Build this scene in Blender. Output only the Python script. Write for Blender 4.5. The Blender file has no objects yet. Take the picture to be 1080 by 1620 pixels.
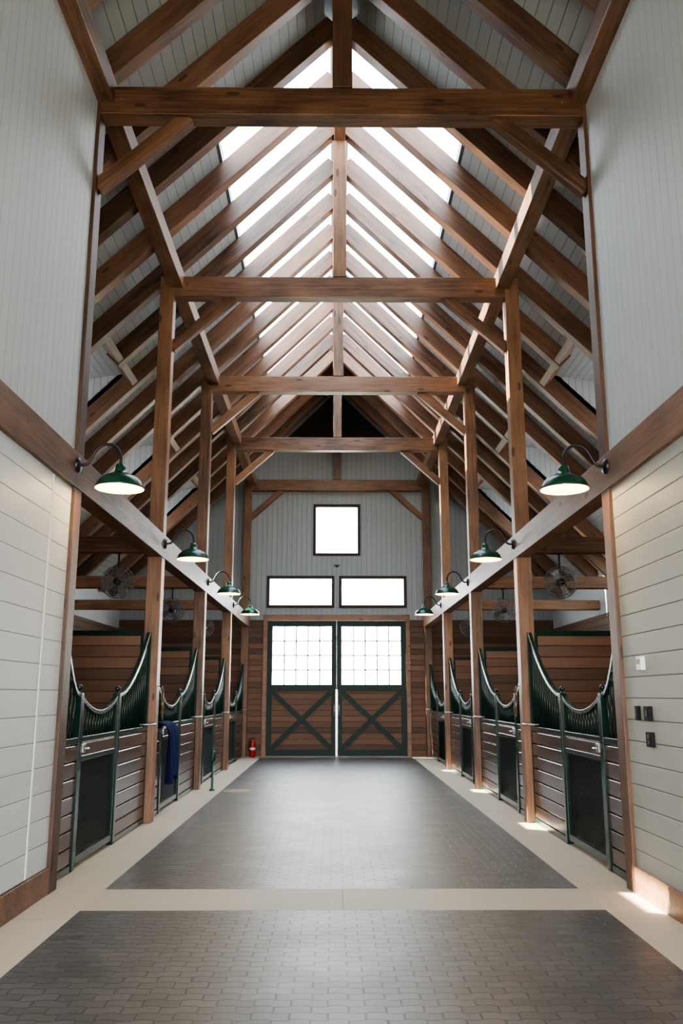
import bpy, math, random
from mathutils import Vector, Matrix
random.seed(4)
SC = bpy.context.scene
COL = SC.collection
PI = math.pi

# ------------------------------------------------------------------ materials
def new_mat(name):
    m = bpy.data.materials.new(name); m.use_nodes = True
    nt = m.node_tree; nt.nodes.clear()
    out = nt.nodes.new('ShaderNodeOutputMaterial')
    b = nt.nodes.new('ShaderNodeBsdfPrincipled')
    nt.links.new(b.outputs[0], out.inputs[0])
    return m, nt, b, out
def inp(nt, sock, v):
    if isinstance(v, bpy.types.NodeSocket): nt.links.new(v, sock)
    else: sock.default_value = v
def mth(nt, op, a, b=None, c=None, clamp=False):
    n = nt.nodes.new('ShaderNodeMath'); n.operation = op; n.use_clamp = clamp
    inp(nt, n.inputs[0], a)
    if b is not None: inp(nt, n.inputs[1], b)
    if c is not None: inp(nt, n.inputs[2], c)
    return n.outputs[0]
def mixc(nt, f, a, b):
    n = nt.nodes.new('ShaderNodeMix'); n.data_type = 'RGBA'
    inp(nt, n.inputs[0], f)
    inp(nt, n.inputs[6], a if isinstance(a, bpy.types.NodeSocket) else (*a, 1))
    inp(nt, n.inputs[7], b if isinstance(b, bpy.types.NodeSocket) else (*b, 1))
    return n.outputs[2]
def noise(nt, vec, scale, detail=3, rough=.55):
    n = nt.nodes.new('ShaderNodeTexNoise')
    nt.links.new(vec, n.inputs['Vector'])
    n.inputs['Scale'].default_value = scale; n.inputs['Detail'].default_value = detail
    n.inputs['Roughness'].default_value = rough
    return n.outputs['Fac']
def mapping(nt, vec, sc):
    n = nt.nodes.new('ShaderNodeVectorMath'); n.operation = 'MULTIPLY'
    nt.links.new(vec, n.inputs[0]); n.inputs[1].default_value = sc
    return n.outputs[0]
def bump(nt, b, h, strength=.4, dist=.01):
    n = nt.nodes.new('ShaderNodeBump'); n.inputs['Strength'].default_value = strength
    n.inputs['Distance'].default_value = dist
    nt.links.new(h, n.inputs['Height']); nt.links.new(n.outputs[0], b.inputs['Normal'])

def timber_mat(name, dark, light, rough=.5):
    m, nt, b, out = new_mat(name)
    tc = nt.nodes.new('ShaderNodeTexCoord'); oi = nt.nodes.new('ShaderNodeObjectInfo')
    off = nt.nodes.new('ShaderNodeVectorMath'); off.operation = 'ADD'
    nt.links.new(tc.outputs['Object'], off.inputs[0])
    cmb = nt.nodes.new('ShaderNodeCombineXYZ')
    nt.links.new(mth(nt, 'MULTIPLY', oi.outputs['Random'], 37.0), cmb.inputs[0])
    nt.links.new(cmb.outputs[0], off.inputs[1])
    g = noise(nt, mapping(nt, off.outputs[0], (1.6, 30, 30)), 1.0, 5, .65)
    l = noise(nt, mapping(nt, off.outputs[0], (1.5, 3, 3)), 1.0, 2)
    f = mth(nt, 'ADD', mth(nt, 'MULTIPLY', g, 1.25), mth(nt, 'MULTIPLY', l, .75))
    f = mth(nt, 'ADD', f, mth(nt, 'MULTIPLY', mth(nt, 'SUBTRACT', oi.outputs['Random'], .5), .45))
    f = mth(nt, 'MULTIPLY', mth(nt, 'SUBTRACT', f, .62), 1.4, clamp=True)
    c = mixc(nt, f, dark, light)
    v = nt.nodes.new('ShaderNodeTexVoronoi'); nt.links.new(mapping(nt, off.outputs[0], (1.6, 5, 5)), v.inputs['Vector'])
    v.inputs['Scale'].default_value = 1.0
    k = mth(nt, 'LESS_THAN', v.outputs['Distance'], .11)
    c = mixc(nt, mth(nt, 'MULTIPLY', k, .75), c, tuple(x*.35 for x in dark))
    nt.links.new(c, b.inputs['Base Color']); b.inputs['Roughness'].default_value = rough
    bump(nt, b, g, .3, .006)
    return m

def plank_mat(name, axis, spacing, ca, cb, cg, rough=.55, gap=.008, grain='Y', gscale=14, bumpd=.01, offset=0.0, var=.5):
    m, nt, b, out = new_mat(name)
    geo = nt.nodes.new('ShaderNodeNewGeometry'); sp = nt.nodes.new('ShaderNodeSeparateXYZ')
    nt.links.new(geo.outputs['Position'], sp.inputs[0])
    c = mth(nt, 'DIVIDE', mth(nt, 'ADD', sp.outputs['XYZ'.index(axis)], offset), spacing)
    fl = mth(nt, 'FLOOR', c); fr = mth(nt, 'SUBTRACT', c, fl)
    edge = mth(nt, 'MINIMUM', fr, mth(nt, 'SUBTRACT', 1.0, fr))
    h = mth(nt, 'DIVIDE', edge, gap / spacing, clamp=True)
    wn = nt.nodes.new('ShaderNodeTexWhiteNoise'); wn.noise_dimensions = '1D'
    nt.links.new(fl, wn.inputs['W'])
    sc = [gscale, gscale, gscale]; sc['XYZ'.index(grain)] = gscale * .07
    addv = nt.nodes.new('ShaderNodeVectorMath'); addv.operation = 'ADD'
    nt.links.new(geo.outputs['Position'], addv.inputs[0])
    nt.links.new(wn.outputs['Color'], addv.inputs[1])
    g = noise(nt, mapping(nt, addv.outputs[0], sc), 1.0, 4, .6)
    f = mth(nt, 'ADD', mth(nt, 'MULTIPLY', wn.outputs['Value'], var), mth(nt, 'MULTIPLY', g, 1 - var))
    col = mixc(nt, f, ca, cb)
    col = mixc(nt, h, cg, col)
    nt.links.new(col, b.inputs['Base Color']); b.inputs['Roughness'].default_value = rough
    bump(nt, b, mth(nt, 'ADD', h, mth(nt, 'MULTIPLY', g, .06)), .6, bumpd)
    return m

def flat_mat(name, col, rough=.5, metal=0, var=.12, nscale=30, spec=.5):
    m, nt, b, out = new_mat(name)
    tc = nt.nodes.new('ShaderNodeTexCoord')
    g = noise(nt, tc.outputs['Object'], nscale, 3)
    c = mixc(nt, g, tuple(x * (1 - var) for x in col), tuple(min(1, x * (1 + var)) for x in col))
    nt.links.new(c, b.inputs['Base Color'])
    b.inputs['Roughness'].default_value = rough; b.inputs['Metallic'].default_value = metal
    b.inputs['Specular IOR Level'].default_value = spec
    return m

def emit_mat(name, col, s):
    m, nt, b, out = new_mat(name)
    b.inputs['Base Color'].default_value = (*col, 1)
    b.inputs['Emission Color'].default_value = (*col, 1); b.inputs['Emission Strength'].default_value = s
    return m

def glass_mat(name, tint):
    m, nt, b, out = new_mat(name); nt.nodes.remove(b)
    t = nt.nodes.new('ShaderNodeBsdfTransparent'); t.inputs[0].default_value = (*tint, 1)
    g = nt.nodes.new('ShaderNodeBsdfGlossy'); g.inputs['Roughness'].default_value = .03
    mx = nt.nodes.new('ShaderNodeMixShader'); mx.inputs[0].default_value = .06
    nt.links.new(t.outputs[0], mx.inputs[1]); nt.links.new(g.outputs[0], mx.inputs[2])
    nt.links.new(mx.outputs[0], out.inputs[0])
    return m

def paver_mat():
    m, nt, b, out = new_mat('rubber interlocking pavers')
    geo = nt.nodes.new('ShaderNodeNewGeometry'); sp = nt.nodes.new('ShaderNodeSeparateXYZ')
    nt.links.new(geo.outputs['Position'], sp.inputs[0])
    X, Y = sp.outputs[0], sp.outputs[1]
    def wave(c, per, amp):
        s = mth(nt, 'SINE', mth(nt, 'MULTIPLY', c, 2 * PI / per))
        s = mth(nt, 'MULTIPLY', s, 1.8)
        s = mth(nt, 'MAXIMUM', mth(nt, 'MINIMUM', s, 1.0), -1.0)
        return mth(nt, 'MULTIPLY', s, amp)
    y2 = mth(nt, 'ADD', Y, wave(X, .196, .010))
    x2 = mth(nt, 'ADD', X, wave(Y, .196, .006))
    cmb = nt.nodes.new('ShaderNodeCombineXYZ'); nt.links.new(x2, cmb.inputs[0]); nt.links.new(y2, cmb.inputs[1])
    br = nt.nodes.new('ShaderNodeTexBrick'); nt.links.new(cmb.outputs[0], br.inputs['Vector'])
    br.inputs['Scale'].default_value = 1; br.inputs['Brick Width'].default_value = .196; br.inputs['Row Height'].default_value = .098
    br.inputs['Mortar Size'].default_value = .0058; br.inputs['Mortar Smooth'].default_value = .4
    br.inputs['Color1'].default_value = (.026, .024, .024, 1); br.inputs['Color2'].default_value = (.068, .062, .062, 1)
    br.inputs['Mortar'].default_value = (.008, .007, .007, 1)
    n1 = noise(nt, geo.outputs['Position'], 1.4, 6, .7); n2 = noise(nt, geo.outputs['Position'], 130, 3)
    c = mixc(nt, mth(nt, 'MULTIPLY', mth(nt, 'SUBTRACT', n1, .46), 2.6, clamp=True), br.outputs['Color'], (.100, .087, .080))
    c = mixc(nt, mth(nt, 'MULTIPLY', n2, .35), c, (.026, .024, .023))
    c = mixc(nt, mth(nt, 'MULTIPLY', br.outputs['Fac'], .92), c, (.003, .003, .003))
    nt.links.new(c, b.inputs['Base Color'])
    nt.links.new(mth(nt, 'ADD', .28, mth(nt, 'MULTIPLY', n1, .25)), b.inputs['Roughness'])
    h = mth(nt, 'ADD', mth(nt, 'MULTIPLY', mth(nt, 'SUBTRACT', 1.0, br.outputs['Fac']), 1.0), mth(nt, 'MULTIPLY', n2, .2))
    bump(nt, b, h, .7, .008)
    return m

M = {}
M['timber'] = timber_mat('stained fir timber', (.040, .018, .009), (.240, .118, .062), .42)
M['rafter'] = timber_mat('stained fir rafters', (.032, .015, .008), (.185, .092, .053), .42)
M['shadetimber'] = timber_mat('stained fir timber with painted shade', (.022, .010, .006), (.125, .058, .031), .5)  # same timber with shade put into its colour, for the nearest posts
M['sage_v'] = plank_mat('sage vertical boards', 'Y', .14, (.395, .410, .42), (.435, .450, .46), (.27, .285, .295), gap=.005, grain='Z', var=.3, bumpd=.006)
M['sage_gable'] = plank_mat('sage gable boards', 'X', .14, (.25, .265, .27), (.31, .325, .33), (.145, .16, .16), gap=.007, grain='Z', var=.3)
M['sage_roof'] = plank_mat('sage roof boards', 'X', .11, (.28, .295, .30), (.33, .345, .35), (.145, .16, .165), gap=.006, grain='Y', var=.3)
M['sage_hl'] = plank_mat('pale shiplap boards', 'Z', .205, (.45, .465, .475), (.50, .515, .52), (.23, .24, .245), gap=.006, grain='Y', var=.3)
M['sage_hr'] = plank_mat('olive sage shiplap boards', 'Z', .175, (.315, .315, .285), (.36, .36, .325), (.09, .095, .085), gap=.008, grain='Y', var=.35)
M['plankwall_x'] = plank_mat('brown plank lining', 'Z', .15, (.035, .016, .009), (.20, .098, .052), (.012, .007, .005), gap=.008, grain='X', gscale=16, var=.6)
M['plankwall_y'] = plank_mat('brown plank lining along', 'Z', .15, (.035, .016, .009), (.20, .098, .052), (.012, .007, .005), gap=.008, grain='Y', gscale=16, var=.6)
M['stallboard'] = plank_mat('dark stall boards', 'Z', .153, (.034, .018, .013), (.10, .054, .040), (.01, .006, .005), rough=.27, gap=.004, grain='Y', gscale=18, var=.4, offset=-.074)
M['concrete'] = plank_mat('pale concrete', 'Y', 2.0, (.36, .30, .225), (.48, .41, .32), (.2, .17, .13), rough=.6, gap=.006, grain='Y', gscale=3, bumpd=.003, var=.15, offset=.9)
M['concrete_x'] = plank_mat('pale concrete band', 'X', 3.0, (.33, .28, .215), (.44, .38, .30), (.2, .17, .13), rough=.6, gap=.006, grain='X', gscale=3, bumpd=.003, var=.15)
M['paver'] = paver_mat()
M['green'] = flat_mat('dark green painted steel', (.006, .025, .019), .24, .1)
M['doorgreen'] = flat_mat('dark green door paint', (.011, .030, .027), .5, 0, spec=.3)
M['lampgreen'] = flat_mat('green enamel', (.006, .040, .020), .25, 0)
M['glow_enamel'] = flat_mat('white enamel with lamp glow tint', (.85, .76, .50), .35)  # white lining with the lamp's yellow glow mixed into its colour
M['black'] = flat_mat('black metal', (.012, .012, .013), .4, .3)
M['blackplastic'] = flat_mat('black plastic', (.006, .006, .007), .6, 0, spec=.2)
M['mesh'] = flat_mat('dark wire mesh', (.008, .014, .012), .4, .4)
M['steel'] = flat_mat('brushed steel', (.55, .55, .54), .28, .9)
M['cage'] = flat_mat('grey wire', (.11, .11, .11), .4, .5)
M['muntin'] = flat_mat('grey glazing bars', (.05, .05, .05), .6, spec=.2)
M['white'] = flat_mat('white plastic', (.75, .76, .74), .4)
M['trimwhite'] = flat_mat('pale painted trim', (.56, .58, .59), .6, spec=.2)
M['red'] = flat_mat('red painted steel', (.30, .010, .010), .4)
M['blue'] = flat_mat('navy fabric', (.008, .014, .062), .85, var=.3, spec=.2)
M['leather'] = flat_mat('dark tan leather', (.12, .065, .025), .5)
M['brass'] = flat_mat('brass', (.6, .4, .12), .3, .9)
M['hydrant'] = flat_mat('hydrant green paint', (.008, .045, .032), .4)
M['frame_dark'] = flat_mat('dark skylight frame', (.02, .03, .035), .4)
M['winframe'] = flat_mat('dark brown window frame', (.045, .030, .024), .6, spec=.2)
M['bulb'] = emit_mat('warm bulb', (1, .78, .45), 40)
M['glass'] = glass_mat('clear glazing', (.93, .96, .97))
M['skyglass'] = glass_mat('tinted skylight glazing', (.80, .85, .88))
M['ground'] = flat_mat('gravel yard', (.30, .30, .26), .9, nscale=3)
M['drain'] = flat_mat('tan drain cover', (.25, .19, .14), .7)
M['shavings'] = flat_mat('stall bedding', (.16, .11, .065), .9, nscale=20)
M['louvre'] = flat_mat('near black louvre boards', (.012, .010, .010), .6)

# ------------------------------------------------------------------ mesh builder
class MB:
    def __init__(s): s.v = []; s.f = []; s.sm = []
    def add(s, vs, fs, smooth=False):
        o = len(s.v); s.v += [tuple(v) for v in vs]
        for f in fs: s.f.append(tuple(i + o for i in f)); s.sm.append(smooth)
        return s
    def box(s, x0, x1, y0, y1, z0, z1):
        if x0 > x1: x0, x1 = x1, x0
        vs = [(x, y, z) for z in (z0, z1) for y in (y0, y1) for x in (x0, x1)]
        return s.add(vs, [(0, 2, 3, 1), (4, 5, 7, 6), (0, 1, 5, 4), (2, 6, 7, 3), (0, 4, 6, 2), (1, 3, 7, 5)])
    def bar(s, p0, p1, w, h, up=(0, 0, 1)):
        p0, p1 = Vector(p0), Vector(p1); d = (p1 - p0).normalized(); up = Vector(up)
        y = up.cross(d)
        if y.length < 1e-4: y = Vector((0, 1, 0)).cross(d)
        y.normalize(); z = d.cross(y)
        vs = []
        for p in (p0, p1):
            for a, b in ((-1, -1), (1, -1), (1, 1), (-1, 1)): vs.append(p + y * a * w / 2 + z * b * h / 2)
        return s.add(vs, [(3, 2, 1, 0), (4, 5, 6, 7), (0, 1, 5, 4), (1, 2, 6, 5), (2, 3, 7, 6), (3, 0, 4, 7)])
    def sweep(s, pts, w, h):                         # rectangular section following a path in the YZ plane
        pts = [Vector(p) for p in pts]; N = len(pts); vs = []
        for i, p in enumerate(pts):
            d = (pts[min(i + 1, N - 1)] - pts[max(i - 1, 0)]).normalized()
            x = Vector((1, 0, 0)); n = x.cross(d)
            for a, b in ((-1, -1), (1, -1), (1, 1), (-1, 1)): vs.append(p + x * a * w / 2 + n * b * h / 2)
        fs = [(3, 2, 1, 0), tuple((N - 1) * 4 + k for k in range(4))]
        for i in range(N - 1):
            for k in range(4): fs.append((i * 4 + k, i * 4 + (k + 1) % 4, (i + 1) * 4 + (k + 1) % 4, (i + 1) * 4 + k))
        return s.add(vs, fs)
    def tube(s, pts, r, n=8, closed=False):
        pts = [Vector(p) for p in pts]; N = len(pts); vs = []; last = None
        for i, p in enumerate(pts):
            if closed: d = pts[(i + 1) % N] - pts[i - 1]
            else: d = pts[min(i + 1, N - 1)] - pts[max(i - 1, 0)]
            d.normalize()
            if last is None:
                a = Vector((0, 0, 1)) if abs(d.z) < .9 else Vector((1, 0, 0))
                a = (a - d * a.dot(d)).normalized()
            else:
                a = (last - d * last.dot(d)).normalized()
            last = a; b = d.cross(a)
            rr = r[i] if isinstance(r, (list, tuple)) else r
            for k in range(n):
                t = 2 * PI * k / n; vs.append(p + a * math.cos(t) * rr + b * math.sin(t) * rr)
        fs = []
        for i in range(N if closed else N - 1):
            j = (i + 1) % N
            for k in range(n): fs.append((i * n + k, i * n + (k + 1) % n, j * n + (k + 1) % n, j * n + k))
        if not closed: fs += [tuple(range(n))[::-1], tuple((N - 1) * n + k for k in range(n))]
        return s.add(vs, fs, True)
    def lathe(s, prof, c=(0, 0, 0), n=24, axis='Z', caps=False):
        vs = []; c = Vector(c)
        for r, z in prof:
            for k in range(n):
                t = 2 * PI * k / n; x, y = r * math.cos(t), r * math.sin(t)
                v = {'Z': (x, y, z), 'Y': (x, z, y), 'X': (z, x, y)}[axis]
                vs.append(c + Vector(v))
        fs = []
        for i in range(len(prof) - 1):
            for k in range(n): fs.append((i * n + k, i * n + (k + 1) % n, (i + 1) * n + (k + 1) % n, (i + 1) * n + k))
        if caps: fs += [tuple(range(n))[::-1], tuple((len(prof) - 1) * n + k for k in range(n))]
        return s.add(vs, fs, True)
    def ball(s, c, r, n=12, m=8):
        return s.lathe([(max(1e-4, r * math.sin(PI * i / m)), -r * math.cos(PI * i / m)) for i in range(m + 1)], c, n)
    def prism(s, poly, y0, y1):                       # polygon in XZ
        n = len(poly); vs = [(x, y0, z) for x, z in poly] + [(x, y1, z) for x, z in poly]
        return s.add(vs, [tuple(range(n))[::-1], tuple(range(n, 2 * n))] + [(i, (i + 1) % n, n + (i + 1) % n, n + i) for i in range(n)])
    def build(s, name, mat, parent=None, bevel=0, label=None):
        me = bpy.data.meshes.new(name); me.from_pydata(s.v, [], s.f); me.validate()
        for p, q in zip(me.polygons, s.sm): p.use_smooth = q
        import bmesh
        bm = bmesh.new(); bm.from_mesh(me); bmesh.ops.recalc_face_normals(bm, faces=bm.faces); bm.to_mesh(me); bm.free()
        me.materials.append(mat)
        o = bpy.data.objects.new(name, me); COL.objects.link(o)
        if parent: o.parent = parent
        if bevel:
            b = o.modifiers.new('edge', 'BEVEL'); b.width = bevel; b.segments = 2; b.limit_method = 'ANGLE'; b.angle_limit = .7
        if label: o['label'] = label
        return o

def tag(o, label=None, cat=None, group=None, kind=None):
    if label: o['label'] = label
    if cat: o['category'] = cat
    if group: o['group'] = group
    if kind: o['kind'] = kind
    return o
def empty(name, loc, label, cat, group=None, kind=None):
    o = bpy.data.objects.new(name, None); COL.objects.link(o); o.location = loc; o.empty_display_size = .1
    return tag(o, label, cat, group, kind)
def copy_tree(o, parent=None):
    c = o.copy(); COL.objects.link(c)
    if parent: c.parent = parent
    for ch in list(o.children): copy_tree(ch, c)
    return c
def timber(name, p0, p1, w, h, mat=None, parent=None, up=(0, 0, 1), bevel=.008):
    p0, p1 = Vector(p0), Vector(p1); d = (p1 - p0); L = d.length; d.normalize()
    y = Vector(up).cross(d)
    if y.length < 1e-3: y = Vector((0, 1, 0))
    y.normalize(); z = d.cross(y)
    o = MB().box(0, L, -w / 2, w / 2, -h / 2, h / 2).build(name, mat or M['timber'], None, bevel)
    if parent: o.parent = parent; p0 = p0 - parent.location
    R = Matrix((d, y, z)).transposed()
    o.rotation_euler = R.to_euler(); o.location = p0
    return o
ORD = ['nearest', 'second', 'third', 'fourth', 'farthest']
SIDE = {-1: 'left', 1: 'right'}

PX = 2.51          # post centre
PI_ = PX - .1      # post inner face
WX = 2.445         # near wall face
BENTS = [8, 12, 16, 20, 24]
ENDY = 24.2
RB = 10.42         # underside of boards at ridge
RC = 10.23         # rafter centre line
RH, RW = .27, .17

# ------------------------------------------------------------------ floor
fl = MB().box(-2, 2, -2, 7.36, -.12, 0).build('floor', M['paver'])
tag(fl, 'dark grey interlocking brick paving in front of the pale cross band', 'floor', kind='structure')
fl = MB().box(-2, 2, 8.09, 23.75, -.12, 0).build('floor', M['paver'])
tag(fl, 'dark grey interlocking brick paving down the aisle beyond the cross band', 'floor', kind='structure')
fl = MB().box(-2, 2, 7.36, 8.09, -.12, .001).build('floor', M['concrete_x'])
tag(fl, 'pale concrete band crossing the aisle between two areas of paving', 'floor', kind='structure')
fl = MB().box(-2, 2, 23.75, 24.6, -.12, .001).build('floor', M['concrete_x'])
tag(fl, 'pale concrete sill at the foot of the end doors', 'floor', kind='structure')
for s in (-1, 1):
    fl = MB().box(s * 2, s * 2.65, -2, 24.6, -.12, .001).build('floor', M['concrete'])
    tag(fl, 'pale concrete strip along the %s side of the aisle' % SIDE[s], 'floor', kind='structure')
    fl = MB().box(s * 2.65, s * 6.1, 8, 24.2, -.12, -.005).build('floor', M['shavings'])
    tag(fl, 'brown bedded floor of the %s stalls' % SIDE[s], 'floor', kind='structure')
g = MB().box(-60, 60, 24.6, 90, -.25, -.13).build('ground', M['ground'])
tag(g, 'pale gravel yard outside the end doors', 'ground', kind='structure')
g = MB().box(-60, 60, -40, -2, -.25, -.13).build('ground', M['ground'])
tag(g, 'pale gravel yard behind the viewer', 'ground', kind='structure')

# ------------------------------------------------------------------ near walls
for s in (-1, 1):
    nm = 'wall_' + SIDE[s]
    o = MB().box(s * WX, s * (WX + .16), -2, 7.9, 3.6, 7.92).build(nm, M['sage_v'])
    tag(o, 'tall upper wall of vertical grey boards on the near %s' % SIDE[s], 'wall', kind='structure')
    o = MB().box(s * WX, s * (WX + .16), -2, 7.9, 0, 3.6).build(nm, M['sage_hl'] if s < 0 else M['sage_hr'])
    tag(o, '%s lower wall of horizontal boards on the near %s' % ('pale grey' if s < 0 else 'olive grey', SIDE[s]), 'wall', kind='structure')
    o = MB().box(s * (WX - .03), s * WX, -2, 7.9, 0.002, .21).build('baseboard_' + SIDE[s], M['timber'], bevel=.006)
    tag(o, 'brown timber baseboard along the near %s wall' % SIDE[s], 'baseboard', kind='structure')
    o = MB().box(s * (WX + .16), s * 6.1, 7.86, 7.94, 0, 8.0).build('wall_near_' + SIDE[s], M['plankwall_x'])  # out of view; added to close the stall bay against stray light
    tag(o, 'unseen cross wall added to shut light out of the nearest %s stall' % SIDE[s], 'wall', kind='structure')
    o = MB().box(s * 6.0, s * 6.1, 7.94, ENDY, 0, 3.4).build('wall_outer_' + SIDE[s], M['plankwall_y'])
    tag(o, 'brown plank lined outer wall behind the %s stalls' % SIDE[s], 'wall', kind='structure')
    o = MB().box(s * 6.0, s * 6.1, 7.94, ENDY, 3.4, 4.40).build('wall_eave_' + SIDE[s], M['sage_v'])
    tag(o, 'grey boards above the plank lining at the %s eave' % SIDE[s], 'wall', kind='structure')
# unseen wall added behind the viewer to cut light from the open rear
o = MB().prism([(-2.6, 4.6), (2.6, 4.6), (2.6, RB - 2.6), (0, RB), (-2.6, RB - 2.6)], -2.1, -2).build('wall_unseen_back', M['sage_gable'])
tag(o, 'unseen grey boarded wall behind the viewer, added to cut light from the open rear', 'wall', kind='structure')

# concealed door in the left wall
d = empty('door_3', (-WX, 7.36, 0), 'pale boarded door flush in the near left wall', 'door', kind='structure')
MB().box(0, .010, -1.5, 0, .22, 3.40).build('door_panel', M['sage_hl'], d)
MB().box(0, .018, -.012, .024, .22, 3.42).build('door_edge', M['trimwhite'], d, .004)

# ------------------------------------------------------------------ end wall
def hole_wall(name, mat, xc, zb, topf, holes, y0, y1):
    mb = MB()
    for a, b in zip(xc[:-1], xc[1:]):
        hs = sorted([(h[2], h[3]) for h in holes if h[0] <= a + 1e-6 and h[1] >= b - 1e-6])
        z = zb
        for h0, h1 in hs:
            if h0 > z + 1e-6: mb.prism([(a, z), (b, z), (b, h0), (a, h0)], y0, y1)
            z = h1
        mb.prism([(a, z), (b, z), (b, topf(b)), (a, topf(a))], y0, y1)
    return mb.build(name, mat)
o = hole_wall('wall_end', M['plankwall_x'], [-6.1, -1.92, 1.92, 6.1], 0, lambda x: 3.64, [(-1.92, 1.92, 0, 3.64 - 1e-3)], ENDY, ENDY + .14)
tag(o, 'brown horizontal planks on the end wall beside the doors', 'wall', kind='structure')
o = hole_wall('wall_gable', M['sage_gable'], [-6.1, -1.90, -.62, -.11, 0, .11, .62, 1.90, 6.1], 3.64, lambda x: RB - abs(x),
              [(-1.90, -.11, 4.02, 4.82), (.11, 1.90, 4.02, 4.82), (-.62, .62, 5.48, 6.87)], ENDY, ENDY + .14)
tag(o, 'grey vertical boarded gable above the end doors', 'wall', kind='structure')
mb = MB().prism([(-1.75, 8.55), (1.75, 8.55), (0, 10.3)], ENDY - .03, ENDY)
for k in range(14):
    z = 8.6 + k * .12; hw = 10.26 - z
    if hw > .08: mb.bar((-hw, ENDY - .06, z), (hw, ENDY - .06, z), .07, .014, (0, -.6, 1))
o = mb.build('gable_louvre', M['louvre']); tag(o, 'dark triangular louvre at the peak of the far gable', 'vent')

def window(n, x0, x1, z0, z1, label, fw=.035, ow=.045):
    w = empty('window_%d' % n, ((x0 + x1) / 2, ENDY, z0), label, 'window', kind='structure')
    X0, X1, H = x0 - (x0 + x1) / 2, x1 - (x0 + x1) / 2, z1 - z0
    MB().box(X0 - ow, X0 + fw, -.03, .10, -ow, H + ow).box(X1 - fw, X1 + ow, -.03, .10, -ow, H + ow)\
        .box(X0 + fw, X1 - fw, -.03, .10, -ow, fw).box(X0 + fw, X1 - fw, -.03, .10, H - fw, H + ow).build('window_frame', M['winframe'], w, .005)
    MB().box(X0 + fw, X1 - fw, .043, .047, fw, H - fw).build('glass', M['glass'], w)
window(1, -.62, .62, 5.48, 6.87, 'square window high in the gable')
window(2, -1.90, -.11, 4.02, 4.82, 'left transom window above the end doors')
window(3, .11, 1.90, 4.02, 4.82, 'right transom window above the end doors')

def door_leaf(n, x0, x1):
    s = 'left' if x0 < 0 else 'right'
    e = empty('door_%d' % n, ((x0 + x1) / 2, ENDY + .02, .005), '%s leaf of the dark green framed barn doors at the end of the aisle' % s, 'door', kind='structure')
    W = (x1 - x0) / 2; H = 3.61
    MB().box(-W, -W + .14, -.04, .03, 0, H).box(W - .14, W, -.04, .03, 0, H).box(-W + .14, W - .14, -.04, .03, 0, .17)\
        .box(-W + .14, W - .14, -.04, .03, H - .16, H).box(-W + .14, W - .14, -.04, .03, 1.72, 1.88).build('door_frame', M['doorgreen'], e, .003)
    MB().box(-W + .14, W - .14, -.005, .02, .17, 1.72).build('plank_panel', M['plankwall_x'], e)
    MB().bar((-W + .14, -.03, .2), (W - .14, -.03, 1.70), .03, .13).bar((-W + .14, -.026, 1.70), (W - .14, -.026, .2), .03, .13).build('cross_brace', M['doorgreen'], e)
    MB().box(-W + .14, W - .14, -.002, .002, 1.88, H - .16).build('glass', M['glass'], e)
    m = MB()
    for i in range(1, 5): xx = -W + .14 + (2 * W - .28) * i / 5; m.box(xx - .016, xx + .016, -.012, .012, 1.88, H - .16)
    for i in range(1, 4): zz = 1.88 + (H - 2.04) * i / 4; m.box(-W + .14, W - .14, -.011, .011, zz - .016, zz + .016)
    m.build('muntins', M['muntin'], e)
    sx = W - .065 if x0 < 0 else -W + .065
    MB().tube([(sx, -.04, 1.05), (sx, -.09, 1.07), (sx, -.09, 1.32), (sx, -.04, 1.34)], .012).build('door_handle', M['steel'], e)
    ed = W - .014 if x0 < 0 else -W + .014
    MB().box(ed - .013, ed + .013, -.055, -.04, 0, 1.75).build('gap_light_strip', M['steel'], e)  # added bright steel, standing in for daylight through the gap between leaves
door_leaf(1, -1.899, -.0005)
door_leaf(2, .0005, 1.899)
o = MB().box(-2.02, -1.9, ENDY - .06, ENDY + .1, 0, 3.62).box(1.9, 2.02, ENDY - .06, ENDY + .1, 0, 3.62).box(-2.02, 2.02, ENDY - .06, ENDY + .1, 3.62, 3.78).build('trim_1', M['timber'], bevel=.006)
tag(o, 'brown timber surround of the end doors', 'trim', kind='structure')
e = empty('security_light', (0, ENDY, 5.14), 'small dark light fixture on the gable under the square window', 'light')
MB().box(-.04, .04, -.03, 0, -.03, .03).build('base', M['black'], e, .006)
for q in (-1, 1): MB().lathe([(.012, 0), (.025, -.02), (.03, -.05), (.025, -.06)], (q * .05, -.03, .01), 12, 'Y').build('lamp_head', M['black'], e)

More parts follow.
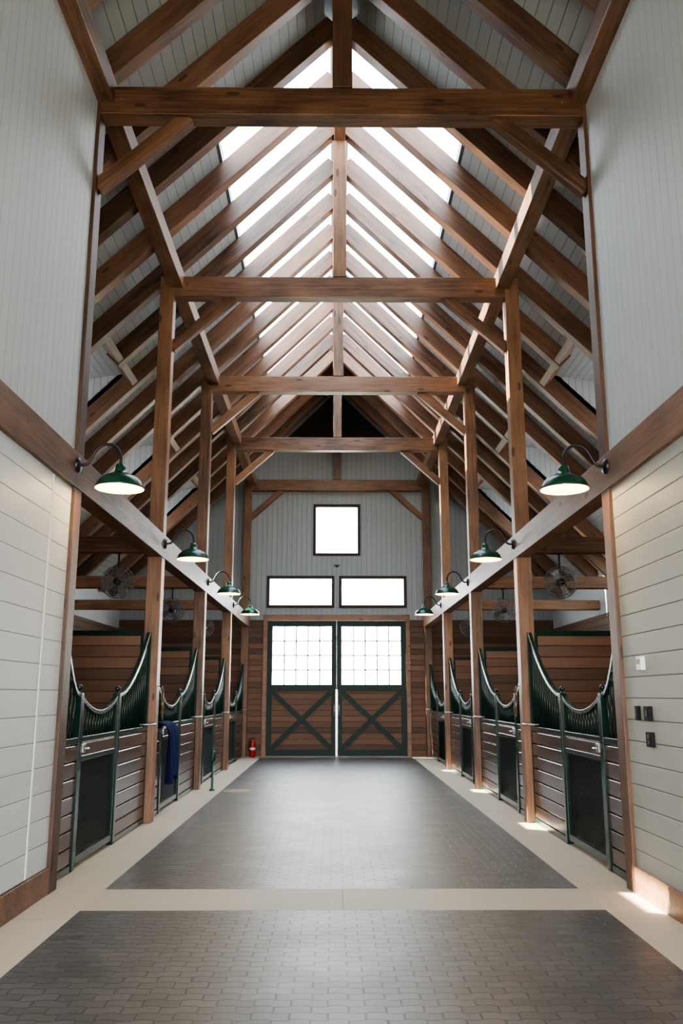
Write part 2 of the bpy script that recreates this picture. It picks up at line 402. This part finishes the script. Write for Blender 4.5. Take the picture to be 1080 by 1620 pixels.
# ------------------------------------------------------------------ roof boards
SKX0, SKX1, SKY0, SKY1 = .14, 1.66, 10.08, 20.93
DORM = [(b + .09, b + 1.91) for b in (8, 12, 16, 20)]
DX0, DX1 = 3.56, 5.12
def slab(mb, s, x0, x1, y0, y1, r=RB, t=.10):
    vs = [(s * x0, y0, r - x0), (s * x1, y0, r - x1), (s * x1, y1, r - x1), (s * x0, y1, r - x0)]
    vs += [(x, y, z + t) for x, y, z in vs]
    mb.add(vs, [(0, 1, 2, 3), (7, 6, 5, 4), (0, 4, 5, 1), (1, 5, 6, 2), (2, 6, 7, 3), (3, 7, 4, 0)])
for s in (-1, 1):
    mb = MB()
    xs = [0, SKX0, SKX1, 2.7, DX0, DX1, 6.2]
    ys = sorted([-2, 7.9, SKY0, SKY1, ENDY + .14] + [v for d_ in DORM for v in d_])
    for x0, x1 in zip(xs[:-1], xs[1:]):
        for y0, y1 in zip(ys[:-1], ys[1:]):
            if x0 >= 2.7 and y1 <= 7.9: continue
            if x0 == SKX0 and y0 >= SKY0 and y1 <= SKY1: continue
            if x0 == DX0 and any(y0 >= a and y1 <= b for a, b in DORM): continue
            slab(mb, s, x0, x1, y0, y1)
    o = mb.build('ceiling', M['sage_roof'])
    tag(o, 'grey boarded %s slope of the pitched ceiling' % SIDE[s], 'ceiling', kind='structure')
    w = empty('window_%d' % (4 if s < 0 else 5), (s * SKX0, SKY0, RB - SKX0), 'long glazed skylight on the %s side of the ridge' % SIDE[s], 'window', kind='structure')
    def sl(x0, x1, y0, y1, za, zb, mbb):
        X0, X1, Y0, Y1 = x0 - SKX0, x1 - SKX0, y0 - SKY0, y1 - SKY0
        vs = [(s * X0, Y0, -X0 + za), (s * X1, Y0, -X1 + za), (s * X1, Y1, -X1 + za), (s * X0, Y1, -X0 + za)]
        vs += [(x, y, z + zb - za) for x, y, z in vs]
        mbb.add(vs, [(0, 1, 2, 3), (7, 6, 5, 4), (0, 4, 5, 1), (1, 5, 6, 2), (2, 6, 7, 3), (3, 7, 4, 0)])
    mg = MB(); sl(SKX0, SKX1, SKY0, SKY1, .09, .10, mg); mg.build('glass', M['skyglass'], w)
    mf = MB(); sl(SKX0, SKX1, SKY0, SKY0 + .07, .0, .16, mf); sl(SKX0, SKX1, SKY1 - .05, SKY1, .0, .14, mf); sl(SKX1 - .04, SKX1, SKY0 + .07, SKY1 - .05, 0, .16, mf)
    mf.build('skylight_frame', M['frame_dark'], w)
    for i, (a, b) in enumerate(DORM):
        zt0, zt1 = RB - DX0, 6.60
        cy = (a + b) / 2; hw = .45
        mb = MB()
        for y0, y1 in ((a - .06, a), (b, b + .06)):
            mb.prism([(s * DX0, zt0), (s * DX1, RB - DX1), (s * DX1, zt1), (s * DX0, zt0 + .001)], y0, y1)
        mb.box(s * DX1, s * (DX1 + .1), a - .06, b + .06, RB - DX1, 5.46)
        mb.box(s * DX1, s * (DX1 + .1), a - .06, cy - hw, 5.46, zt1).box(s * DX1, s * (DX1 + .1), cy + hw, b + .06, 5.46, zt1)
        mb.box(s * DX1, s * (DX1 + .1), cy - hw, cy + hw, 6.30, zt1)
        mb.prism([(s * (DX0 - .05), zt0), (s * (DX1 + .2), zt1 - .02), (s * (DX1 + .2), zt1 + .08), (s * (DX0 - .05), zt0 + .12)], a - .06, b + .06)
        o = mb.build('wall_dormer_' + SIDE[s], M['sage_roof'])
        tag(o, 'grey boarded dormer over the %s %s stall' % (ORD[i], SIDE[s]), 'dormer', kind='structure')
        w = empty('window_%d' % (6 + i + (4 if s > 0 else 0)), (s * DX1, cy, 5.46), 'dormer window over the %s %s stall' % (ORD[i], SIDE[s]), 'window', kind='structure')
        H = 6.30 - 5.46
        MB().box(0, s * .08, -hw, -hw + .05, 0, H).box(0, s * .08, hw - .05, hw, 0, H).box(0, s * .08, -hw, hw, 0, .05).box(0, s * .08, -hw, hw, H - .05, H).build('window_frame', M['timber'], w)
        MB().box(s * .03, s * .035, -hw + .05, hw - .05, .05, H - .05).build('glass', M['glass'], w)

# ------------------------------------------------------------------ timber frame
GP = 'timber posts lining the aisle'
for s in (-1, 1):
    for i, y in enumerate(BENTS):
        y_ = y if y < 24 else 24.08
        o = timber('timber_post', (s * PX, y_, 0), (s * PX, y_, 7.58), .2, .2, M['shadetimber'] if i == 0 else M['timber'], up=(1, 0, 0))
        tag(o, '%s brown timber post on the %s side of the aisle' % (ORD[i], SIDE[s]), 'post', GP)
    o = timber('girt_beam', (s * 2.50, -2, 3.60), (s * 2.50, 24.15, 3.60), .2, .32)
    tag(o, 'long brown beam carrying the green lamps on the %s' % SIDE[s], 'beam', 'long beams along the aisle')
    o = timber('plate_beam', (s * 2.38, -2, 7.53), (s * 2.38, 24.15, 7.53), .2, .25)
    tag(o, 'long brown plate beam across the post tops on the %s' % SIDE[s], 'beam', 'long beams along the aisle')
    for i, y in enumerate(BENTS[1:4]):
        o = timber('stall_tie_beam', (s * 2.61, y, 3.62), (s * 6.0, y, 3.62), .18, .22)
        tag(o, 'horizontal brown tie over the %s stalls at the %s post' % (SIDE[s], ORD[i + 1]), 'beam', 'tie beams over the stalls')
    for i, (a, b) in enumerate(DORM):
        o = timber('dormer_header', (s * (DX0 - .09), a, RC - DX0 + .09), (s * (DX0 - .09), b, RC - DX0 + .09), .12, .24, M['rafter'], up=(s, 0, 1))
        tag(o, 'short header between rafters at the %s %s dormer' % (ORD[i], SIDE[s]), 'beam', 'dormer headers')
OFF = ['over', 'first beyond', 'second beyond', 'third beyond']
NT = ['nearest', 'second', 'third', 'fourth', 'fifth']
for s in (-1, 1):
    for y in range(4, 24):
        xe = 2.70 if y < 8 else (DX0 - .03 if y % 4 == 1 else 6.0)
        o = timber('rafter', (s * .085, y, RC - .085), (s * xe, y, RC - xe), RW, RH, M['rafter'])
        if y < 8: lb = '%s slope rafter, %s before the nearest tie beam' % (SIDE[s], ['fourth', 'third', 'second', 'first'][y - 4])
        else: lb = '%s slope rafter, %s the %s tie beam' % (SIDE[s], OFF[(y - 8) % 4], NT[(y - 8) // 4])
        tag(o, lb, 'rafter', 'rafters of the %s roof slope' % SIDE[s])
o = timber('ridge_beam', (0, -2, 10.02), (0, 24.2, 10.02), .17, .38)
tag(o, 'long brown ridge beam at the peak between the skylights', 'beam')
for i, y in enumerate(BENTS):
    y_ = y if y < 24 else 24.08
    t = empty('tie_beam', (0, y_, 7.27), '%s horizontal timber tie beam across the aisle with two knee braces' % ORD[i], 'beam', 'tie beams across the aisle')
    timber('beam', (-PI_, y_, 7.43), (PI_, y_, 7.43), .2, .31, parent=t)
    for s in (-1, 1):
        timber('knee_brace', (s * (PI_ + .02), y_, 6.50), (s * (PI_ - .86), y_, 7.30), .1, .15, parent=t)
        m = MB()
        for dx in (2.30, 2.21): m.lathe([(.0001, -.112), (.014, -.11), (.014, -.09)], (s * dx, 0, .16), 8, 'Y')
        m.build('pegs', M['rafter'], t)
    o = timber('king_post', (0, y_, 7.59), (0, y_, 9.83), .22, .2, M['shadetimber'] if i == 0 else M['timber'], up=(1, 0, 0))
    tag(o, 'upright king post standing on the %s tie beam' % ORD[i], 'post', 'king posts under the ridge')

# ------------------------------------------------------------------ stalls
def zc(u, lo=1.60, hi=2.40): return lo + (hi - lo) * (u ** 1.7)
def make_stall(s):
    e = empty('horse_stall', (s * (PX + .02), 8.1, 0), 'x', 'stall front')
    L = 3.8; J0, J1 = .72, 2.22
    for (a, b, ua, ub) in ((.05, J0 - .04, 0, .05), (J1 + .04, L - .05, L - .05, L)):
        fr = MB().box(-.03, .03, ua, ub, .01, 2.42)
        fr.box(-.03, .03, a, b, .01, .07).box(-.035, .035, a, b, 1.15, 1.21)
        fr.build('frame', M['green'], e, .004)
        m = MB()
        for k in range(7):
            z0 = .078 + k * .153; m.box(-.025, .025, a, b, z0, z0 + .143)
        m.build('plank_panel', M['stallboard'], e, .010)
    for j in (J0, J1):
        jb = MB().box(-.04, .04, j - .04, j + .04, .005, 1.62).build('jamb', M['green'], e, .004)
        MB().lathe([(.03, 0), (.03, .012), (.012, .018), (.012, .03)], (0, j, 1.62), 12).ball((0, j, 1.675), .032).build('finial', M['green'], jb)
    for nm, f in (('near', lambda t: (J0 - .04 - (J0 - .09) * t, zc(t))), ('far', lambda t: (J1 + .04 + (L - .09 - J1) * t, zc(t)))):
        pts = []
        for k in range(17):
            y, z = f(k / 16); pts.append((0, y, z))
        MB().sweep(pts, .055, .045).build('curved_rail', M['green'], e, .006)
        m = MB(); y0, y1 = sorted((pts[0][1], pts[-1][1])); n = int((y1 - y0) / .115)
        for k in range(1, n + 1):
            y = y0 + (y1 - y0) * k / (n + 1); t = (y - pts[0][1]) / (pts[-1][1] - pts[0][1])
            m.tube([(0, y, 1.2), (0, y, zc(t))], .0135, 8)
        m.build('bar_grille', M['green'], e)
    a, b = J0 + .05, J1 - .05
    d = MB().box(-.028, .028, a, a + .06, .05, 1.57).box(-.028, .028, b - .06, b, .05, 1.57)\
        .box(-.028, .028, a + .06, b - .06, .05, .12).box(-.028, .028, a + .06, b - .06, .98, 1.03).box(-.028, .028, a + .06, b - .06, 1.16, 1.21).build('stall_door', M['green'], e, .004)
    MB().box(-.022, .022, a + .06, b - .06, 1.03, 1.16).build('door_rail_board', M['stallboard'], d, .004)
    DIP = 1.43
    pts = [(0, a + (b - a) * k / 16, DIP + .15 * abs(2 * k / 16 - 1) ** 2.0) for k in range(17)]
    MB().sweep(pts, .055, .045).build('dipped_rail', M['green'], d, .006)
    m = MB()
    n = 12
    for k in range(1, n):
        y = a + .06 + (b - a - .12) * k / n; u = (y - a) / (b - a)
        m.tube([(0, y, 1.2), (0, y, DIP + .15 * abs(2 * u - 1) ** 2)], .0135, 8)
    m.build('bar_grille', M['green'], d)
    m = MB(); ya, yb, za, zb = a + .06, b - .06, .12, .98; st = .045
    n = int((yb - ya + zb - za) / st)
    for k in range(1, n):
        c = ya + k * st
        y0 = max(ya, c - (zb - za)); y1 = min(yb, c)
        if y1 - y0 > .01: m.bar((0, y0, za + c - y0), (0, y1, za + c - y1), .006, .008)
        y0 = max(ya, yb - (c - ya)); y1 = min(yb, yb - (c - ya) + (zb - za))
        c2 = yb - (c - ya)
        if y1 - y0 > .01: m.bar((.004, y0, za + y0 - c2), (.004, y1, za + y1 - c2), .006, .008)
    m.build('wire_mesh', M['mesh'], d)
    MB().box(-s * .03, -s * .05, a + .02, a + .12, 1.06, 1.14).build('latch_plate', M['steel'], d, .003)
    MB().tube([(-s * .05, a + .07, 1.10), (-s * .09, a + .07, 1.10), (-s * .09, a - .06, 1.10)], .009).build('latch_bolt', M['steel'], d)
    MB().tube([(-s * .03, L - .50, 1.24), (-s * .15, L - .50, 1.24), (-s * .15, L - .10, 1.24), (-s * .03, L - .10, 1.24)], .009).build('blanket_bar', M['steel'], e)
    return e
def make_partition(s):
    e = empty('stall_partition', (s * 2.61, 12, 0), 'x', 'stall partition')
    MB().box(s * .0, s * 3.39, -.04, .04, 0.0, 2.38).build('plank_wall', M['plankwall_x'], e)
    MB().box(s * .0, s * 3.39, -.055, .055, 2.38, 2.45).box(0, s * .05, -.055, .055, 0, 2.38).build('cap_rail', M['green'], e, .004)
    return e
SN = ['nearest', 'second', 'third', 'farthest']
for s in (-1, 1):
    p = make_stall(s); q = make_partition(s)
    for i in range(4):
        o = p if i == 0 else copy_tree(p)
        o.location.y = 8.1 + 4 * i
        ex = ['beside the %s boarded wall' % ('pale' if s < 0 else 'olive'), 'with a blue blanket hung on it' if s < 0 else 'beyond the second post', 'beyond the third post', 'next to the end wall'][i]
        tag(o, '%s green and brown stall front on the %s, %s' % (SN[i], SIDE[s], ex), 'stall front', 'stall fronts along the aisle')
        if i < 3:
            o = q if i == 0 else copy_tree(q)
            o.location.y = 12 + 4 * i
            tag(o, 'brown plank partition with green cap behind the %s %s stall' % (SN[i], SIDE[s]), 'partition', 'partitions between the stalls')

# ------------------------------------------------------------------ lamps
LX = 2.40
def make_lamp(s):
    e = empty('barn_lamp', (s * LX, 7.9, 3.64), 'x', 'lamp')
    MB().lathe([(.0001, .03), (.055, .03), (.07, .015), (.072, 0)] if s < 0 else [(.0001, -.03), (.055, -.03), (.07, -.015), (.072, 0)], (0, 0, 0), 16, 'X').build('wall_plate', M['black'], e)
    pts = []
    ctrl = [(0.02, 0), (.08, .01), (.12, .06), (.16, .14), (.22, .19), (.29, .195), (.35, .16), (.385, .09), (.39, .02), (.39, -.02)]
    for k in range(len(ctrl) - 1):
        p0 = ctrl[max(k - 1, 0)]; p1 = ctrl[k]; p2 = ctrl[k + 1]; p3 = ctrl[min(k + 2, len(ctrl) - 1)]
        for j in range(4):
            t = j / 4
            q = [0.5 * (2 * p1[c] + (-p0[c] + p2[c]) * t + (2 * p0[c] - 5 * p1[c] + 4 * p2[c] - p3[c]) * t * t + (-p0[c] + 3 * p1[c] - 3 * p2[c] + p3[c]) * t ** 3) for c in (0, 1)]
            pts.append((-s * q[0], 0, q[1]))
    pts.append((-s * .39, 0, -.02))
    MB().tube(pts, .014, 8).build('gooseneck_arm', M['black'], e)
    prof = [(.02, .01), (.042, .005), (.047, -.03), (.053, -.06), (.08, -.08), (.125, -.098), (.17, -.124), (.198, -.158), (.215, -.20), (.222, -.215)]
    sh = MB().lathe(prof, (-s * .39, 0, 0), 32).build('lamp_shade', M['lampgreen'], e)
    sh.modifiers.new('thick', 'SOLIDIFY').thickness = .003
    MB().lathe([(r - .006 if r > .01 else r, z - .004) for r, z in prof[3:]] , (-s * .39, 0, 0), 32).build('shade_lining', M['glow_enamel'], sh)
    MB().ball((-s * .39, 0, -.13), .038).build('bulb', M['bulb'], e)
    return e
for s in (-1, 1):
    p = make_lamp(s)
    for i, y in enumerate((7.88, 12.0, 16.1, 20.2)):
        o = p if i == 0 else copy_tree(p)
        o.location.y = y
        tag(o, '%s green gooseneck barn lamp on the %s long beam' % (SN[i], SIDE[s]), 'lamp', 'green lamps along the aisle')
        l = bpy.data.lights.new('lamp_glow', 'POINT'); l.energy = 27; l.color = (1, .72, .36); l.shadow_soft_size = .03
        lo = bpy.data.objects.new('lamp_glow', l); COL.objects.link(lo); lo.location = (s * (LX - .39), y, 3.64 - .19)

# ------------------------------------------------------------------ fans
def make_fan():
    e = empty('stall_fan', (0, 0, 0), 'x', 'fan')
    MB().tube([(0, 0, 0), (0, 0, -.2)], .014).box(-.04, .04, -.04, .04, -.012, 0).build('hanger', M['black'], e)
    c = Vector((0, 0, -.40)); R = .22
    m = MB()
    for yy, rr in ((-.09, .12), (-.075, .18), (-.03, R), (.03, R), (.075, .18), (.09, .12)):
        m.tube([(c.x + rr * math.cos(t * PI / 12), c.y + yy, c.z + rr * math.sin(t * PI / 12)) for t in range(24)], .004, 5, True)
    for k in range(20):
        t = 2 * PI * k / 20; dx, dz = math.cos(t), math.sin(t)
        m.tube([(c.x + r_ * dx, c.y + y_, c.z + r_ * dz) for r_, y_ in ((.04, -.1), (.12, -.09), (.18, -.075), (R, -.03), (R, .03), (.18, .075), (.12, .09), (.04, .1))], .003, 4)
    m.build('wire_cage', M['cage'], e)
    MB().lathe([(.0001, -.07), (.05, -.065), (.055, .06), (.04, .09), (.0001, .1)], c, 16, 'Y').build('motor', M['black'], e)
    for k in range(4):
        t = PI / 2 * k + .4; u = Vector((math.cos(t), 0, math.sin(t))); v = Vector((-math.sin(t), 0, math.cos(t))); w = Vector((0, 1, 0))
        a = [c + u * .05 - v * .02 - w * .01, c + u * .05 + v * .02 + w * .01, c + u * .18 + v * .07 + w * .025, c + u * .19 - w * .0, c + u * .17 - v * .05 - w * .025]
        MB().add(a + [p + w * .003 for p in a], [(0, 1, 2, 3, 4), (9, 8, 7, 6, 5), (0, 5, 6, 1), (1, 6, 7, 2), (2, 7, 8, 3), (3, 8, 9, 4), (4, 9, 5, 0)]).build('blade', M['cage'], e)
    return e
pf = make_fan(); first = True
for s in (-1, 1):
    for i, y in enumerate((12, 16, 20)):
        o = pf if first else copy_tree(pf); first = False
        o.location = (s * 3.02, y, 3.51)
        tag(o, 'caged fan hanging under the tie beam at the %s post of the %s stalls' % (['second', 'third', 'fourth'][i], SIDE[s]), 'fan', 'fans hanging over the stalls')

# ------------------------------------------------------------------ small things
e = empty('fire_extinguisher', (-2.22, 23.85, 0.002), 'red fire extinguisher on the floor by the left of the end doors', 'fire extinguisher')
MB().lathe([(.0001, 0), (.07, .0), (.08, .02), (.08, .36), (.065, .41), (.03, .44), (.025, .46)], n=20).build('cylinder_body', M['red'], e)
MB().lathe([(.026, .46), (.026, .49), (.0001, .49)], n=12).bar((-.02, 0, .5), (.1, 0, .53), .02, .012).bar((-.02, 0, .49), (.1, 0, .485), .02, .012).build('valve_handle', M['black'], e)
MB().tube([(-.02, 0, .48), (-.07, 0, .48), (-.1, -.01, .42), (-.1, -.03, .25), (-.09, -.03, .15)], .011).build('hose', M['black'], e)
MB().lathe([(.0812, .19), (.0812, .25)], n=20).build('paper_label', M['white'], e)

e = empty('water_hydrant', (-2.16, 15.75, 0.001), 'green hydrant pump standing by the third left post', 'hydrant')
MB().lathe([(.05, 0), (.05, .02), (.022, .03), (.022, .5)], n=14, caps=True).build('pipe', M['hydrant'], e)
MB().lathe([(.022, .48), (.04, .5), (.042, .62), (.03, .66), (.0001, .67)], n=14).tube([(0, -.03, .58), (0, -.1, .57), (0, -.13, .52)], .017).build('head', M['hydrant'], e)
MB().bar((0, .02, .66), (0, .03, .74), .015, .02).bar((0, .03, .74), (0, -.16, .70), .02, .015).build('lever', M['hydrant'], e)

o = MB().lathe([(.0001, .008), (.24, .008), (.255, .001)], (-1.72, 15.7, 0), 32).build('drain_cover', M['drain'])
tag(o, 'round tan cover set in the dark paving on the left', 'drain cover')

# blue blanket draped over the second left stall door
mb = MB(); N, K = 22, 20; vs = []; X0 = -PX + .04
for i in range(K + 1):
    for j in range(N + 1):
        u = j / N; t = i / K
        w = .36 * (1 - .18 * t * (1 - t) * 2) ; y = 12.98 + (u - .5) * 2 * w * (.8 + .2 * (1 - t)) + .02 * math.sin(t * 5)
        z = 1.25 - t * (.80 + .06 * math.sin(u * 7))
        x = X0 + .04 + .07 * min(1, t * 5) + (.022 + .03 * t) * math.sin(u * 21 + t * 1.5)
        if i == 0: x = X0 - .05; z = 1.24
        vs.append((x + .0, y, z))
fs = [(i * (N + 1) + j, i * (N + 1) + j + 1, (i + 1) * (N + 1) + j + 1, (i + 1) * (N + 1) + j) for i in range(K) for j in range(N)]
mb.add(vs, fs, True); o = mb.build('horse_blanket', M['blue']); o.modifiers.new('thick', 'SOLIDIFY').thickness = .012
tag(o, 'navy blue blanket draped over the second left stall door', 'blanket')

def halter(x, y, label):
    e = empty('halter', (x, y, 1.72), label, 'halter', 'halters hung on posts')
    s = 1 if x < 0 else -1
    MB().tube([(0, 0, 0), (s * .05, 0, 0), (s * .06, 0, .03)], .007).build('hook', M['black'], e)
    MB().tube([(s * (.05), .06 * math.sin(t) * (1 + .2 * math.cos(t)), -.13 + .13 * math.cos(t)) for t in [2 * PI * k / 20 for k in range(20)]], .007, 6, True)\
        .tube([(s * .06, .05 * math.sin(t), -.32 + .08 * math.cos(t)) for t in [2 * PI * k / 16 for k in range(16)]], .007, 6, True).build('strap', M['leather'], e)
    MB().tube([(s * .055, .02 * math.sin(t), -.25 + .022 * math.cos(t)) for t in [2 * PI * k / 10 for k in range(10)]], .005, 5, True).build('ring', M['brass'], e)
halter(-PI_, 12.05, 'dark leather halter hung on the second left post')
halter(PI_, 12.05, 'dark leather halter hung on the second right post')

# right wall devices
e = empty('thermostat', (WX, 7.42, 1.80), 'white thermostat on the olive boarded right wall', 'thermostat')
MB().box(-.040, 0, -.055, .055, 0, .11).build('case', M['white'], e, .006)
MB().box(-.042, -.039, -.035, .035, .05, .09).build('screen', M['cage'], e)
for y, z, hw, nm, lb in ((7.58, 1.40, .03, 'wall_switch', 'narrow black switch left of the wider black plate on the right wall'),
                         (7.34, 1.40, .06, 'wall_switch', 'wider upper black switch plate on the right wall'),
                         (7.33, 1.20, .06, 'wall_outlet', 'lower black outlet plate on the right wall')):
    e = empty(nm, (WX, y, z), lb, nm.split('_')[1], 'black wall plates')
    MB().box(-.032, 0, -hw, hw, 0, .115).build('cover_plate', M['blackplastic'], e, .003)
    m = MB()
    if nm == 'wall_switch': m.box(-.040, -.032, -.012, .012, .035, .08)
    else: m.box(-.036, -.032, -.02, .02, .065, .095).box(-.036, -.032, -.02, .02, .02, .05)
    m.build('toggle' if nm == 'wall_switch' else 'socket', M['frame_dark'], e, .002)

# ------------------------------------------------------------------ light
SC.view_settings.look = 'AgX - Medium High Contrast'
w = bpy.data.worlds.new('sky'); SC.world = w; w.use_nodes = True
nt = w.node_tree; bg = nt.nodes['Background']
tc = nt.nodes.new('ShaderNodeTexCoord'); sp = nt.nodes.new('ShaderNodeSeparateXYZ'); nt.links.new(tc.outputs['Generated'], sp.inputs[0])
f = mth(nt, 'MULTIPLY', mth(nt, 'SUBTRACT', sp.outputs[2], .35), 1.8, clamp=True)
nt.links.new(mixc(nt, f, (1.0, .99, .98), (.68, .77, .88)), bg.inputs[0]); bg.inputs[1].default_value = 22
sun = bpy.data.lights.new('sun', 'SUN'); sun.energy = 120; sun.angle = .009; sun.color = (1, .88, .68)
so = bpy.data.objects.new('sun', sun); COL.objects.link(so)
so.rotation_euler = Vector((7.4, -1.45, -5.9)).to_track_quat('-Z', 'Y').to_euler()
def portal(loc, dirn, sx, sy, up='Y'):
    l = bpy.data.lights.new('sky_portal', 'AREA'); l.shape = 'RECTANGLE'; l.size = sx; l.size_y = sy; l.cycles.is_portal = True
    o = bpy.data.objects.new('sky_portal', l); COL.objects.link(o); o.location = loc
    o.rotation_euler = Vector(dirn).to_track_quat('-Z', up).to_euler()
for s in (-1, 1):
    xm = (SKX0 + SKX1) / 2
    portal((s * xm, (SKY0 + SKY1) / 2, RB - xm + .06), (-s, 0, -1), 1.6 * 1.42, SKY1 - SKY0)
portal((0, -1.98, 2.3), (0, 1, 0), 5.2, 4.6, 'Z')
portal((0, ENDY + .2, 3.4), (0, -1, 0), 4.0, 7.0, 'Z')

# ------------------------------------------------------------------ camera
cam = bpy.data.cameras.new('camera'); co = bpy.data.objects.new('camera', cam); COL.objects.link(co)
TH = math.radians(12.05); F = 290 / math.tan(TH)
cam.sensor_fit = 'VERTICAL'; cam.sensor_height = 36; cam.lens = F / 1620 * 36
co.location = (-.075, .335, 1.6)
co.rotation_euler = (PI / 2 + TH, 0, math.radians(-.50))
cam.dof.use_dof = True; cam.dof.focus_distance = 7.0; cam.dof.aperture_fstop = 5.0
SC.camera = co
